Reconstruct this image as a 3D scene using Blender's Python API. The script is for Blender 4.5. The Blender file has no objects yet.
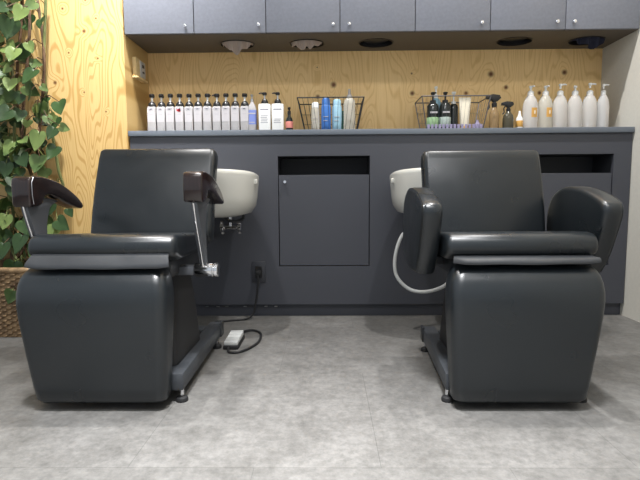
import bpy, bmesh, math, random
from mathutils import Vector, Matrix, Euler
random.seed(7)
sc = bpy.context.scene
COL = sc.collection
PI = math.pi

# ------------------------------------------------------------------ materials
def new_mat(name):
    m = bpy.data.materials.new(name); m.use_nodes = True
    nt = m.node_tree
    return m, nt, nt.nodes['Principled BSDF']

def nd(nt, t, **kw):
    n = nt.nodes.new(t)
    for k, v in kw.items():
        if k == 'inp':
            for a, b in v.items(): n.inputs[a].default_value = b
        else: setattr(n, k, v)
    return n

def mat(name, col, rough=.5, metal=0, spec=.5, noise=0, nscale=20, bump=0, bscale=200, trans=0, ior=1.45, alpha=1, coat=0, sheen=0):
    m, nt, b = new_mat(name)
    b.inputs['Base Color'].default_value = (*col, 1)
    b.inputs['Roughness'].default_value = rough
    b.inputs['Metallic'].default_value = metal
    b.inputs['Specular IOR Level'].default_value = spec
    b.inputs['Transmission Weight'].default_value = trans
    b.inputs['IOR'].default_value = ior
    b.inputs['Alpha'].default_value = alpha
    b.inputs['Coat Weight'].default_value = coat
    b.inputs['Sheen Weight'].default_value = sheen
    tc = nd(nt, 'ShaderNodeTexCoord')
    if noise:
        n = nd(nt, 'ShaderNodeTexNoise', inp={'Scale': nscale, 'Detail': 5})
        r = nd(nt, 'ShaderNodeMapRange', inp={'From Min': .3, 'From Max': .7, 'To Min': 1 - noise, 'To Max': 1 + noise})
        mx = nd(nt, 'ShaderNodeVectorMath', operation='SCALE'); mx.inputs[0].default_value = col
        nt.links.new(tc.outputs['Object'], n.inputs['Vector'])
        nt.links.new(n.outputs['Fac'], r.inputs['Value'])
        nt.links.new(r.outputs[0], mx.inputs['Scale'])
        nt.links.new(mx.outputs[0], b.inputs['Base Color'])
    if bump:
        n = nd(nt, 'ShaderNodeTexNoise', inp={'Scale': bscale, 'Detail': 3})
        bp = nd(nt, 'ShaderNodeBump', inp={'Strength': bump, 'Distance': .002})
        nt.links.new(tc.outputs['Object'], n.inputs['Vector'])
        nt.links.new(n.outputs['Fac'], bp.inputs['Height'])
        nt.links.new(bp.outputs[0], b.inputs['Normal'])
    return m

def plywood(name, plane, knots, A, B, lines):
    """rotary cut plywood: contour grain, soft bands, dark knots at given places (u, z, radius)"""
    m, nt, b = new_mat(name); L = nt.links.new
    g = nd(nt, 'ShaderNodeNewGeometry')
    sp = nd(nt, 'ShaderNodeSeparateXYZ'); L(g.outputs['Position'], sp.inputs[0])
    cb = nd(nt, 'ShaderNodeCombineXYZ')
    L(sp.outputs['X' if plane == 'x' else 'Y'], cb.inputs[0]); L(sp.outputs['Z'], cb.inputs[1])
    sc1 = nd(nt, 'ShaderNodeVectorMath', operation='MULTIPLY'); sc1.inputs[1].default_value = (4.6, .95, 1)
    L(cb.outputs[0], sc1.inputs[0])
    n1 = nd(nt, 'ShaderNodeTexNoise', inp={'Scale': 1.0, 'Detail': 2.2, 'Roughness': .45, 'Distortion': .25})
    L(sc1.outputs[0], n1.inputs['Vector'])
    # knots pull the grain and darken
    kacc = None; pull = None
    for (u, z, r) in knots:
        d = nd(nt, 'ShaderNodeVectorMath', operation='DISTANCE'); L(cb.outputs[0], d.inputs[0]); d.inputs[1].default_value = (u, z, 0)
        mr = nd(nt, 'ShaderNodeMapRange', interpolation_type='SMOOTHSTEP', inp={'From Min': r * .2, 'From Max': r * 1.25, 'To Min': 1, 'To Max': 0})
        L(d.outputs['Value'], mr.inputs['Value'])
        mp = nd(nt, 'ShaderNodeMapRange', interpolation_type='SMOOTHSTEP', inp={'From Min': 0, 'From Max': r * 5, 'To Min': .07, 'To Max': 0})
        L(d.outputs['Value'], mp.inputs['Value'])
        if kacc is None: kacc, pull = mr.outputs[0], mp.outputs[0]
        else:
            a = nd(nt, 'ShaderNodeMath', operation='MAXIMUM'); L(kacc, a.inputs[0]); L(mr.outputs[0], a.inputs[1]); kacc = a.outputs[0]
            a = nd(nt, 'ShaderNodeMath', operation='ADD'); L(pull, a.inputs[0]); L(mp.outputs[0], a.inputs[1]); pull = a.outputs[0]
    ad = nd(nt, 'ShaderNodeMath', operation='ADD'); L(n1.outputs['Fac'], ad.inputs[0])
    if pull is not None: L(pull, ad.inputs[1])
    else: ad.inputs[1].default_value = 0
    mu = nd(nt, 'ShaderNodeMath', operation='MULTIPLY'); L(ad.outputs[0], mu.inputs[0]); mu.inputs[1].default_value = 190
    sn = nd(nt, 'ShaderNodeMath', operation='SINE'); L(mu.outputs[0], sn.inputs[0])
    gr = nd(nt, 'ShaderNodeMapRange', inp={'From Min': .35, 'From Max': 1, 'To Min': 0, 'To Max': lines}); L(sn.outputs[0], gr.inputs['Value'])
    # fine fibre streaks
    sc2 = nd(nt, 'ShaderNodeVectorMath', operation='MULTIPLY'); sc2.inputs[1].default_value = (140, 5, 1); L(cb.outputs[0], sc2.inputs[0])
    n2 = nd(nt, 'ShaderNodeTexNoise', inp={'Scale': 1.0, 'Detail': 3}); L(sc2.outputs[0], n2.inputs['Vector'])
    n3 = nd(nt, 'ShaderNodeTexNoise', inp={'Scale': 2.2, 'Detail': 2}); L(cb.outputs[0], n3.inputs['Vector'])
    s2 = nd(nt, 'ShaderNodeMapRange', inp={'From Min': .35, 'From Max': .75, 'To Min': 0, 'To Max': .3}); L(n2.outputs['Fac'], s2.inputs['Value'])
    s3 = nd(nt, 'ShaderNodeMapRange', inp={'From Min': .3, 'From Max': .7, 'To Min': 0, 'To Max': .25}); L(n3.outputs['Fac'], s3.inputs['Value'])
    a1 = nd(nt, 'ShaderNodeMath', operation='ADD'); L(gr.outputs[0], a1.inputs[0]); L(s2.outputs[0], a1.inputs[1])
    a2 = nd(nt, 'ShaderNodeMath', operation='ADD', use_clamp=True); L(a1.outputs[0], a2.inputs[0]); L(s3.outputs[0], a2.inputs[1])
    mx = nd(nt, 'ShaderNodeMix', data_type='RGBA'); L(a2.outputs[0], mx.inputs['Factor'])
    mx.inputs['A'].default_value = (*A, 1); mx.inputs['B'].default_value = (*B, 1)
    out = mx.outputs['Result']
    if kacc is not None:
        mk = nd(nt, 'ShaderNodeMix', data_type='RGBA'); L(kacc, mk.inputs['Factor']); L(out, mk.inputs['A'])
        mk.inputs['B'].default_value = (.13, .05, .016, 1); out = mk.outputs['Result']
    L(out, b.inputs['Base Color'])
    b.inputs['Roughness'].default_value = .5; b.inputs['Specular IOR Level'].default_value = .3
    return m

def floor_mat():
    m, nt, b = new_mat('grey_stone_tile'); L = nt.links.new
    tc = nd(nt, 'ShaderNodeTexCoord')
    n1 = nd(nt, 'ShaderNodeTexNoise', inp={'Scale': 6.5, 'Detail': 9, 'Roughness': .75, 'Distortion': .3}); L(tc.outputs['Object'], n1.inputs['Vector'])
    n2 = nd(nt, 'ShaderNodeTexNoise', inp={'Scale': 38, 'Detail': 6, 'Roughness': .75}); L(tc.outputs['Object'], n2.inputs['Vector'])
    br = nd(nt, 'ShaderNodeTexBrick', offset=.5, inp={'Scale': 1.0, 'Mortar Size': .0012, 'Mortar Smooth': .3, 'Brick Width': .62, 'Row Height': .62, 'Bias': 0,
             'Color1': (.93, .93, .93, 1), 'Color2': (1.06, 1.06, 1.06, 1), 'Mortar': (.72, .72, .72, 1)})
    mp = nd(nt, 'ShaderNodeMapping'); mp.inputs['Location'].default_value = (.18, .13, 0)
    L(tc.outputs['Object'], mp.inputs['Vector']); L(mp.outputs[0], br.inputs['Vector'])
    cr = nd(nt, 'ShaderNodeValToRGB'); cr.color_ramp.elements[0].position = .33; cr.color_ramp.elements[1].position = .68
    cr.color_ramp.elements[0].color = (.108, .105, .099, 1); cr.color_ramp.elements[1].color = (.180, .176, .168, 1)
    L(n1.outputs['Fac'], cr.inputs['Fac'])
    r2 = nd(nt, 'ShaderNodeMapRange', inp={'From Min': .3, 'From Max': .7, 'To Min': .72, 'To Max': 1.25}); L(n2.outputs['Fac'], r2.inputs['Value'])
    v1 = nd(nt, 'ShaderNodeVectorMath', operation='SCALE'); L(cr.outputs[0], v1.inputs[0]); L(r2.outputs[0], v1.inputs['Scale'])
    v2 = nd(nt, 'ShaderNodeVectorMath', operation='MULTIPLY'); L(v1.outputs[0], v2.inputs[0]); L(br.outputs['Color'], v2.inputs[1])
    L(v2.outputs[0], b.inputs['Base Color'])
    b.inputs['Roughness'].default_value = .48; b.inputs['Specular IOR Level'].default_value = .4
    bp = nd(nt, 'ShaderNodeBump', inp={'Strength': .12, 'Distance': .003}); L(n2.outputs['Fac'], bp.inputs['Height']); L(bp.outputs[0], b.inputs['Normal'])
    return m

def leather(name, col, rough):
    m, nt, b = new_mat(name); L = nt.links.new
    tc = nd(nt, 'ShaderNodeTexCoord')
    v = nd(nt, 'ShaderNodeTexNoise', inp={'Scale': 320, 'Detail': 1}); L(tc.outputs['Object'], v.inputs['Vector'])
    n = nd(nt, 'ShaderNodeTexNoise', inp={'Scale': 7, 'Detail': 2, 'Distortion': .2}); L(tc.outputs['Object'], n.inputs['Vector'])
    b1 = nd(nt, 'ShaderNodeBump', inp={'Strength': .15, 'Distance': .001}); L(v.outputs['Fac'], b1.inputs['Height'])
    b2 = nd(nt, 'ShaderNodeBump', inp={'Strength': .2, 'Distance': .01}); L(n.outputs['Fac'], b2.inputs['Height']); L(b1.outputs[0], b2.inputs['Normal'])
    L(b2.outputs[0], b.inputs['Normal'])
    b.inputs['Base Color'].default_value = (*col, 1)
    r = nd(nt, 'ShaderNodeMapRange', inp={'From Min': .3, 'From Max': .7, 'To Min': rough - .05, 'To Max': rough + .07}); L(n.outputs['Fac'], r.inputs['Value'])
    L(r.outputs[0], b.inputs['Roughness'])
    b.inputs['Specular IOR Level'].default_value = .55
    return m

def dark_wood():
    m, nt, b = new_mat('glossy_dark_brown_wood'); L = nt.links.new
    tc = nd(nt, 'ShaderNodeTexCoord')
    w = nd(nt, 'ShaderNodeTexWave', wave_type='BANDS', bands_direction='X', inp={'Scale': 28, 'Distortion': 3, 'Detail': 2}); L(tc.outputs['Object'], w.inputs['Vector'])
    cr = nd(nt, 'ShaderNodeValToRGB'); cr.color_ramp.elements[0].color = (.008, .004, .004, 1); cr.color_ramp.elements[1].color = (.018, .008, .007, 1)
    L(w.outputs['Fac'], cr.inputs['Fac']); L(cr.outputs[0], b.inputs['Base Color'])
    b.inputs['Roughness'].default_value = .18; b.inputs['Coat Weight'].default_value = .4
    return m

def leaf_mat():
    m, nt, b = new_mat('green_leaf'); L = nt.links.new
    g = nd(nt, 'ShaderNodeNewGeometry')
    n = nd(nt, 'ShaderNodeTexNoise', inp={'Scale': 9, 'Detail': 2}); L(g.outputs['Position'], n.inputs['Vector'])
    a = nd(nt, 'ShaderNodeMath', operation='ADD'); L(g.outputs['Random Per Island'], a.inputs[0]); L(n.outputs['Fac'], a.inputs[1])
    r = nd(nt, 'ShaderNodeMapRange', inp={'From Min': .35, 'From Max': 1.4}); L(a.outputs[0], r.inputs['Value'])
    cr = nd(nt, 'ShaderNodeValToRGB')
    cr.color_ramp.elements[0].color = (.010, .026, .007, 1); cr.color_ramp.elements[1].color = (.15, .21, .06, 1)
    e = cr.color_ramp.elements.new(.55); e.color = (.031, .068, .017, 1)
    L(r.outputs[0], cr.inputs['Fac']); L(cr.outputs[0], b.inputs['Base Color'])
    b.inputs['Roughness'].default_value = .45; b.inputs['Specular IOR Level'].default_value = .4
    return m

def wicker_mat():
    m, nt, b = new_mat('brown_wicker'); L = nt.links.new
    tc = nd(nt, 'ShaderNodeTexCoord')
    n = nd(nt, 'ShaderNodeTexNoise', inp={'Scale': 30, 'Detail': 4}); L(tc.outputs['Object'], n.inputs['Vector'])
    cr = nd(nt, 'ShaderNodeValToRGB'); cr.color_ramp.elements[0].position = .3; cr.color_ramp.elements[1].position = .7
    cr.color_ramp.elements[0].color = (.09, .05, .022, 1); cr.color_ramp.elements[1].color = (.34, .22, .11, 1)
    L(n.outputs['Fac'], cr.inputs['Fac']); L(cr.outputs[0], b.inputs['Base Color']); b.inputs['Roughness'].default_value = .6
    return m

KN_BACK = [(.045, 1.30, .020), (-.048, 1.232, .015), (.505, 1.247, .016), (.818, 1.245, .014), (.96, 1.352, .020), (1.05, 1.276, .015),
           (1.385, 1.358, .018), (1.245, 1.243, .014), (.06, 1.20, .006), (-.07, 1.19, .006), (.50, 1.36, .007), (-.05, 1.40, .005)]
KN_LEFT = [(-1.245, 1.507, .011), (-1.41, 1.25, .012), (-1.18, 1.57, .006), (-1.15, 1.1, .006), (-1.26, 1.2, .006), (-1.23, 1.66, .007), (-1.33, 1.40, .006), (-1.18, 1.37, .006), (-1.35, 1.62, .008)]
M = dict(
    ply_back=plywood('plywood_back', 'x', KN_BACK, (.95, .67, .32), (.68, .41, .15), .40),
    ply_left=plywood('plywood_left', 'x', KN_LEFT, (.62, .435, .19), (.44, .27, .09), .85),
    wall_right=mat('painted_beige_wall', (.60, .58, .52), .85, noise=.03, nscale=60),
    ceiling=mat('white_ceiling', (.75, .75, .73), .9),
    floor=floor_mat(),
    laminate=mat('slate_grey_laminate', (.062, .065, .078), .42, spec=.45, bump=.05, bscale=400),
    door=mat('satin_grey_cabinet_door', (.19, .20, .235), .34, spec=.5, noise=.06, nscale=70, bump=.12, bscale=300),
    carcass=mat('dark_grey_carcass', (.105, .090, .072), .55),
    worktop=mat('blue_grey_worktop', (.14, .16, .19), .35, spec=.5),
    inside=mat('dark_recess', (.03, .031, .036), .6),
    leather=leather('black_leather', (.0105, .0135, .016), .31),
    flap=leather('worn_grey_leather', (.026, .028, .031), .38),
    wood=dark_wood(),
    strut=mat('grey_arm_panel', (.075, .08, .09), .45),
    chrome=mat('chrome', (.78, .78, .80), .14, 1),
    steel=mat('brushed_steel', (.55, .56, .58), .35, 1),
    blackmetal=mat('black_painted_metal', (.022, .024, .027), .42),
    rail=mat('dark_grey_painted_rail', (.038, .042, .048), .45, noise=.15, nscale=60),
    rubber=mat('black_rubber', (.015, .015, .016), .6),
    ceramic=mat('white_ceramic', (.62, .61, .56), .22, spec=.5, coat=.3),
    hose=mat('pale_grey_hose', (.50, .51, .50), .4),
    cable=mat('black_cable', (.014, .014, .015), .5),
    outlet=mat('dark_grey_outlet', (.04, .042, .05), .4),
    leaf=leaf_mat(), stem=mat('green_stem', (.13, .15, .05), .6, noise=.3), vine=mat('brown_vine', (.09, .05, .025), .7, noise=.4),
    soil=mat('dark_soil', (.03, .02, .013), .95, noise=.4, nscale=90),
    wicker=wicker_mat(),
    towel=mat('beige_towel', (.46, .37, .31), .95, bump=.5, bscale=260, sheen=.3),
    navy=mat('navy_cloth', (.022, .024, .045), .9, bump=.4, bscale=240),
    clear=mat('frosted_clear_plastic', (.54, .525, .53), .25, trans=.34, ior=1.2, noise=.03, nscale=60),
    clear3=mat('clear_plastic', (.95, .95, .95), .10, trans=.60, ior=1.15),
    clear2=mat('clear_plastic_with_cream_fill', (.84, .82, .74), .16, trans=.55, ior=1.3),
    milk=mat('pale_label', (.45, .43, .445), .5),
    white=mat('white_plastic', (.84, .84, .82), .35),
    blackp=mat('black_plastic', (.012, .012, .013), .3),
    red=mat('red_mark', (.45, .02, .03), .5),
    greytext=mat('grey_print', (.28, .28, .33), .6), darktext=mat('dark_print', (.10, .10, .13), .6),
    blue=mat('blue_can', (.05, .17, .50), .3), lightblue=mat('pale_blue_can', (.33, .55, .68), .3),
    violet=mat('violet_blue_label', (.17, .22, .50), .4), lilac=mat('lilac_plastic', (.27, .24, .37), .5),
    pink=mat('coral_label', (.72, .26, .22), .5), cream=mat('cream_plastic', (.78, .72, .58), .4),
    amber=mat('amber_label', (.60, .33, .08), .5), brown=mat('translucent_brown_plastic', (.42, .29, .15), .2, trans=.4, ior=1.3),
    olive=mat('translucent_dark_olive', (.10, .09, .06), .2, trans=.25, ior=1.3), dark=mat('dark_glass', (.015, .018, .017), .15),
    green=mat('green_label', (.28, .44, .24), .5), sage=mat('sage_label', (.36, .43, .40), .5), teal=mat('dark_green_plastic', (.04, .20, .15), .35),
    orange=mat('orange_cap', (.75, .40, .06), .4), silverwire=mat('silver_wire', (.16, .155, .165), .3, .8), blackwire=mat('black_wire', (.015, .015, .016), .4),
    switchwood=mat('pale_wood_box', (.72, .55, .28), .5, noise=.1, nscale=40), plate=mat('grey_plate', (.50, .50, .50), .4),
)

# ------------------------------------------------------------------ mesh helpers
class MB:
    def __init__(s): s.v = []; s.f = []
    def add(s, vs, fs):
        o = len(s.v); s.v += [Vector(p) for p in vs]; s.f += [[i + o for i in f] for f in fs]; return s
    def bm(s, b):
        b.verts.index_update(); s.add([p.co.copy() for p in b.verts], [[q.index for q in f.verts] for f in b.faces]); b.free(); return s
    def box(s, lo, hi, r=0, seg=3):
        b = bmesh.new(); bmesh.ops.create_cube(b, size=1)
        lo, hi = Vector(lo), Vector(hi)
        for p in b.verts: p.co = Vector([lo[i] + (hi[i] - lo[i]) * (p.co[i] + .5) for i in range(3)])
        if r: bmesh.ops.bevel(b, geom=b.edges[:], offset=r, segments=seg, profile=.5, affect='EDGES')
        return s.bm(b)
    def loft(s, loops, cap0=True, cap1=True):
        n = len(loops[0]); vs = [p for l in loops for p in l]; fs = []
        for k in range(len(loops) - 1):
            for i in range(n):
                j = (i + 1) % n; fs.append([k * n + i, k * n + j, (k + 1) * n + j, (k + 1) * n + i])
        if cap0: fs.append(list(range(n))[::-1])
        if cap1: fs.append([(len(loops) - 1) * n + i for i in range(n)])
        return s.add(vs, fs)
    def lathe(s, c, prof, n=20):
        c = Vector(c)
        return s.loft([[c + Vector((r * math.cos(2 * PI * i / n), r * math.sin(2 * PI * i / n), z)) for i in range(n)] for r, z in prof])
    def tube(s, pts, r, n=8):
        pts = [Vector(p) for p in pts]; loops = []; up = None
        for i, p in enumerate(pts):
            t = (pts[min(i + 1, len(pts) - 1)] - pts[max(i - 1, 0)]).normalized()
            if up is None:
                up = t.orthogonal().normalized()
            else: up = (up - t * up.dot(t)).normalized()
            w = t.cross(up); rr = r[i] if isinstance(r, (list, tuple)) else r
            loops.append([p + (up * math.cos(2 * PI * k / n) + w * math.sin(2 * PI * k / n)) * rr for k in range(n)])
        return s.loft(loops)
    def prism(s, poly, axis, a, b, r=0, seg=2):
        """extrude 2D polygon along axis ('x': poly is (y,z); 'y': (x,z); 'z': (x,y)) from a to b"""
        def P(q, t): return {'x': (t, q[0], q[1]), 'y': (q[0], t, q[1]), 'z': (q[0], q[1], t)}[axis]
        bm_ = bmesh.new(); A = [bm_.verts.new(P(q, a)) for q in poly]; B = [bm_.verts.new(P(q, b)) for q in poly]
        n = len(poly); fA = bm_.faces.new(A); fB = bm_.faces.new(B[::-1])
        for i in range(n): bm_.faces.new([A[i], B[i], B[(i + 1) % n], A[(i + 1) % n]])
        bmesh.ops.recalc_face_normals(bm_, faces=bm_.faces[:])
        if r:
            es = list({e for f in (fA, fB) for e in f.edges})
            bmesh.ops.bevel(bm_, geom=es, offset=r, segments=seg, profile=.5, affect='EDGES')
        return s.bm(bm_)
    def build(s, name, m, parent=None, angle=40, origin=None):
        me = bpy.data.meshes.new(name); o = bpy.data.objects.new(name, me)
        if parent is not None: org = ROOT[parent.name]
        elif origin is not None: org = Vector(origin)
        else:
            xs = [p.x for p in s.v]; ys = [p.y for p in s.v]; org = Vector(((min(xs) + max(xs)) / 2, (min(ys) + max(ys)) / 2, min(p.z for p in s.v)))
        me.from_pydata([p - org for p in s.v], [], s.f); me.validate()
        b = bmesh.new(); b.from_mesh(me); bmesh.ops.recalc_face_normals(b, faces=b.faces[:]); b.to_mesh(me); b.free()
        me.polygons.foreach_set('use_smooth', [True] * len(me.polygons)); me.set_sharp_from_angle(angle=math.radians(angle))
        me.materials.append(M[m] if isinstance(m, str) else m)
        COL.objects.link(o)
        if parent is not None: o.parent = parent
        else: o.location = org
        ROOT[o.name] = org
        return o

ROOT = {}
def tag(o, label=None, cat=None, group=None, kind=None):
    if label: o['label'] = label
    if cat: o['category'] = cat
    if group: o['group'] = group
    if kind: o['kind'] = kind
    return o
def thing(name, loc, label, cat, group=None):
    o = bpy.data.objects.new(name, None); COL.objects.link(o); o.location = loc; o.empty_display_size = .05
    ROOT[o.name] = Vector(loc); return tag(o, label, cat, group)
def struct(o): o['kind'] = 'structure'; return o
def copy_tree(o, parent=None):
    c = o.copy(); COL.objects.link(c)
    if parent is not None: c.parent = parent
    for ch in [q for q in bpy.data.objects if q.parent == o]: copy_tree(ch, c)
    return c
def place(o, loc, label, group=None, rz=0):
    o.location = loc; o.rotation_euler = (0, 0, rz); o['label'] = label
    if group: o['group'] = group
    return o
def rrect(cx, cy, hx, hy, r, n=5):
    r = min(r, hx * .999, hy * .999); out = []
    for k, (sx, sy) in enumerate(((1, 1), (-1, 1), (-1, -1), (1, -1))):
        for i in range(n + 1):
            a = PI / 2 * k + PI / 2 * i / n
            out.append((cx + sx * (hx - r) + r * math.cos(a), cy + sy * (hy - r) + r * math.sin(a)))
    return out
def crspline(pts, n=8):
    pts = [Vector(p) for p in pts]; out = []
    P = [pts[0] * 2 - pts[1]] + pts + [pts[-1] * 2 - pts[-2]]
    for i in range(1, len(P) - 2):
        for k in range(n):
            t = k / n; a, b, c, d = P[i - 1], P[i], P[i + 1], P[i + 2]
            out.append(.5 * ((2 * b) + (c - a) * t + (2 * a - 5 * b + 4 * c - d) * t * t + (3 * b - a - 3 * c + d) * t ** 3))
    out.append(pts[-1]); return out
def sm2(pts, n=6): return [(q.x, q.y) for q in crspline([(a, b, 0) for a, b in pts], n)]

XL, XR = -1.0416, 1.5985           # niche between the plywood wall and the plain right wall
YF, YB = 2.559, 2.883              # counter front, back wall
HC = 3.40
# ------------------------------------------------------------------ setting
struct(MB().box((-3.2, -1.8, -.1), (XR + .2, YB + .1, 0)).build('floor', 'floor', origin=(0, 0, 0)))
struct(MB().box((-3.2, -1.8, HC), (XR + .2, YB + .1, HC + .1)).build('ceiling', 'ceiling'))
struct(MB().box((XL, YB, 0), (XR, YB + .1, HC)).build('wall_back', 'ply_back'))
struct(MB().box((-3.2, YF - .012, 0), (XL, YB + .1, HC)).build('wall_left', 'ply_left'))
struct(MB().box((XR, -1.8, 0), (XR + .1, YB + .1, HC)).build('wall_right', 'wall_right'))

# ------------------------------------------------------------------ counter
ct = thing('counter', ((XL + XR) / 2, YF, 0), 'long slate grey counter with recessed tray panels under the plywood backsplash', 'counter')
n1 = (-.256, .23); n2 = (1.013, 1.504); zt, zb, zs = .864, .277, .765
body = MB(); g = .001
x0, x1 = XL + .006, XR - .004
body.box((x0, YF, .0685), (n1[0], YF + .02, .970)); body.box((n1[1], YF, .0685), (n2[0], YF + .02, .970)); body.box((n2[1], YF, .0685), (x1, YF + .02, .970))
for a, b_ in (n1, n2):
    body.box((a, YF, zt), (b_, YF + .02, .970)); body.box((a, YF, .0685), (b_, YF + .02, zb))
body.box((x0, YF + .02, .0685), (x1, YB - .002, .085))
body.build('front_panel', 'laminate', ct)
for a, b_ in (n1, n2):
    rc = MB()
    rc.box((a - .012, YF + .02, zb), (a, YF + .20, zt)); rc.box((b_, YF + .02, zb), (b_ + .012, YF + .20, zt))
    rc.box((a - .012, YF + .20, zb), (b_ + .012, YF + .212, zt)); rc.box((a - .012, YF + .02, zt), (b_ + .012, YF + .212, zt + .012))
    rc.build('recess', 'inside', ct)
MB().box((x0, YF + .03, 0), (XR - .002, YF + .045, .0685)).build('kick_board', 'laminate', ct)
for (a, b_), kx in ((n1, -.219), (n2, 1.05)):
    d = MB().box((a + .004, YF + .004, zb + .004), (b_ - .004, YF + .02, zs), .001, 1).build('tray_door', 'laminate', ct)
    MB().lathe((0, 0, 0), [(.0001, 0), (.009, 0), (.009, .008), (.011, .012), (.010, .018), (.0001, .020)])
    k = MB()
    for r0, yy in ((.006, 0), (.006, .008), (.010, .010), (.010, .018), (.0075, .021)): k.v += []
    k.loft([[Vector((kx + r0 * math.cos(2 * PI * i / 16), YF + .004 - yy, .729 + r0 * math.sin(2 * PI * i / 16))) for i in range(16)] for r0, yy in ((.006, 0), (.006, .008), (.010, .010), (.010, .018), (.0075, .021))])
    k.build('knob', 'chrome', d)
for px in (-.66, -.60, -.55, -.45, -.335, -.28):
    MB().box((px - .008, YF + .024, .050), (px + .008, YF + .030, .054)).build('kick_glint', 'steel', ct)  # reflective specks along the kick ledge, built as small steel bars
wt = MB().box((XL + .003, 2.544, .972), (XR - .003, YB - .002, 1.0), .002, 2).build('worktop', 'worktop')
tag(wt, 'blue-grey worktop slab running the full length of the counter below the plywood backsplash', 'worktop')

# ------------------------------------------------------------------ wall cabinets
ZC, YC = 1.4894, 2.564
divs = [XL + .004, -.677, -.306, .074, .458, .84, 1.221, XR - .003]
holes = {1: -.488, 2: -.103, 3: .277, 5: 1.034, 6: 1.425}
knobx = [-.718, -.341, .038, .12, .792, 1.172, 1.258]
cl = ['grey wall cabinet against the plywood side wall, leftmost of the seven', 'grey wall cabinet above the first beige towel, second from left',
      'grey wall cabinet above the second beige towel, third from left', 'grey wall cabinet above the empty round hole, its knob at its lower left',
      'grey wall cabinet with no hole under it, over the silver wire basket', 'grey wall cabinet above the empty black chute next to the navy cloth',
      'darkest grey wall cabinet at the right wall, above the hanging navy cloth']
ZT = 2.12
for i in range(7):
    a, b_ = divs[i] + .0002, divs[i + 1] - .0002
    t = thing('wall_cabinet', ((a + b_) / 2, YB, ZC), cl[i], 'cabinet', 'wall cabinets over the counter')
    c = MB(); y0, y1 = YC + .004, YB - .002
    c.box((a, y0 + .016, ZC + .016), (a + .015, y1, ZT - .016)); c.box((b_ - .015, y0 + .016, ZC + .016), (b_, y1, ZT - .016))
    c.box((a + .015, y1 - .008, ZC + .016), (b_ - .015, y1, ZT - .016)); c.box((a, y0, ZT - .016), (b_, y1, ZT))
    if i in holes:           # bottom board with a round opening
        hx, hy, hr = holes[i], 2.735, .098
        n = 48; ys0, ys1 = y0 - .003, y1
        def rim(zv):
            inn, out = [], []
            for k in range(n):
                an = 2 * PI * k / n; ux, uy = math.cos(an), math.sin(an)
                inn.append(Vector((hx + hr * ux, hy + hr * .80 * uy, zv)))
                tx = ((b_ if ux > 0 else a) - hx) / ux if abs(ux) > 1e-6 else 1e9
                ty = ((ys1 if uy > 0 else ys0) - hy) / uy if abs(uy) > 1e-6 else 1e9
                tt = min(tx, ty); out.append(Vector((hx + ux * tt, hy + uy * tt, zv)))
            # snap nearest samples to the corners
            for cx in (a, b_):
                for cy in (ys0, ys1):
                    k = min(range(n), key=lambda q: (out[q] - Vector((cx, cy, zv))).length); out[k] = Vector((cx, cy, zv))
            return inn, out
        i0, o0 = rim(ZC); i1, o1 = rim(ZC + .016)
        c.loft([i1, i0, o0, o1, i1], False, False)
    else:
        c.box((a, y0 - .003, ZC), (b_, y1, ZC + .016))
    c.build('carcass', 'carcass', t, 25)
    dgap = .0032
    d = MB().box((a + (.001 if i == 0 else dgap / 2), YC - .014, ZC + .002), (b_ - dgap / 2, YC + .002, ZT), .0015, 2).build('door', 'door', t)
    kx = knobx[i]; kz = ZC + .034; k = MB()
    k.loft([[Vector((kx + r0 * math.cos(2 * PI * q / 14), YC - .014 - yy, kz + r0 * math.sin(2 * PI * q / 14))) for q in range(14)] for r0, yy in ((.0045, 0), (.0045, .010), (.0085, .012), (.0095, .017), (.0085, .022), (.004, .024))])
    k.build('knob', 'chrome', d)
    if i in holes:
        ring = MB(); hx, hy, hr = holes[i], 2.735, .098
        pr = [(.001, ZC - .004), (.001, ZC + .10), (-.004, ZC + .10), (-.004, ZC - .004), ]
        loops = [[Vector((hx + (hr + dr) * math.cos(2 * PI * q / 40), hy + (hr * .80 + dr) * math.sin(2 * PI * q / 40), z)) for q in range(40)] for dr, z in ((-.0005, ZC - .003), (-.0005, ZC + .12), (-.006, ZC + .12), (-.006, ZC - .003), (-.0005, ZC - .003))]
        ring.loft(loops, False, False)
        if i in (3, 5): ring.lathe((hx, hy, 0), [(.0001, ZC + .016), (.07, ZC + .016), (.07, ZC + .02), (.0001, ZC + .02)], 24)
        ring.build('chute_ring', 'blackp', t)

# cloths hanging out of the chutes
def hanging_cloth(name, cx, cy, w, tipx, drop, m, label, seed, notch=0):
    rnd = random.Random(seed); nu, nv = 26, 10; vs = []; fs = []
    ph = rnd.random() * 6
    for j in range(nv + 1):
        v = j / nv
        for i in range(nu + 1):
            u = i / nu * 2 - 1
            shape = (1 - abs(u - tipx) / (1 + abs(tipx))) ** 1.05
            z = ZC + .022 - v * (.022 + .003 + drop * shape - notch * math.exp(-((u - .05) / .12) ** 2) * .5)
            x = cx + u * w * (1 - .10 * v)
            y = cy - .066 * math.sqrt(max(0, 1 - u * u)) + .016 * math.sin(u * 11 + ph) * (.3 + v) + .02 * v
            vs.append((x, y, z))
    for j in range(nv):
        for i in range(nu):
            q = j * (nu + 1) + i; fs.append([q, q + 1, q + nu + 2, q + nu + 1])
    o = MB().add(vs, fs).build(name, m, angle=180)
    md = o.modifiers.new('thickness', 'SOLIDIFY'); md.thickness = .004
    return tag(o, label, 'towel', None)
hanging_cloth('towel', -.487, 2.735, .094, 0.02, .064, 'towel', 'beige towel corner hanging out of the left cabinet chute', 1)
hanging_cloth('towel', -.105, 2.735, .092, -.05, .052, 'towel', 'beige towel with a central notch hanging from the second chute', 2, .05)
hanging_cloth('cloth', 1.427, 2.735, .098, 0.15, .055, 'navy', 'navy cloth hanging from the chute nearest the right wall', 3)

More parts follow.
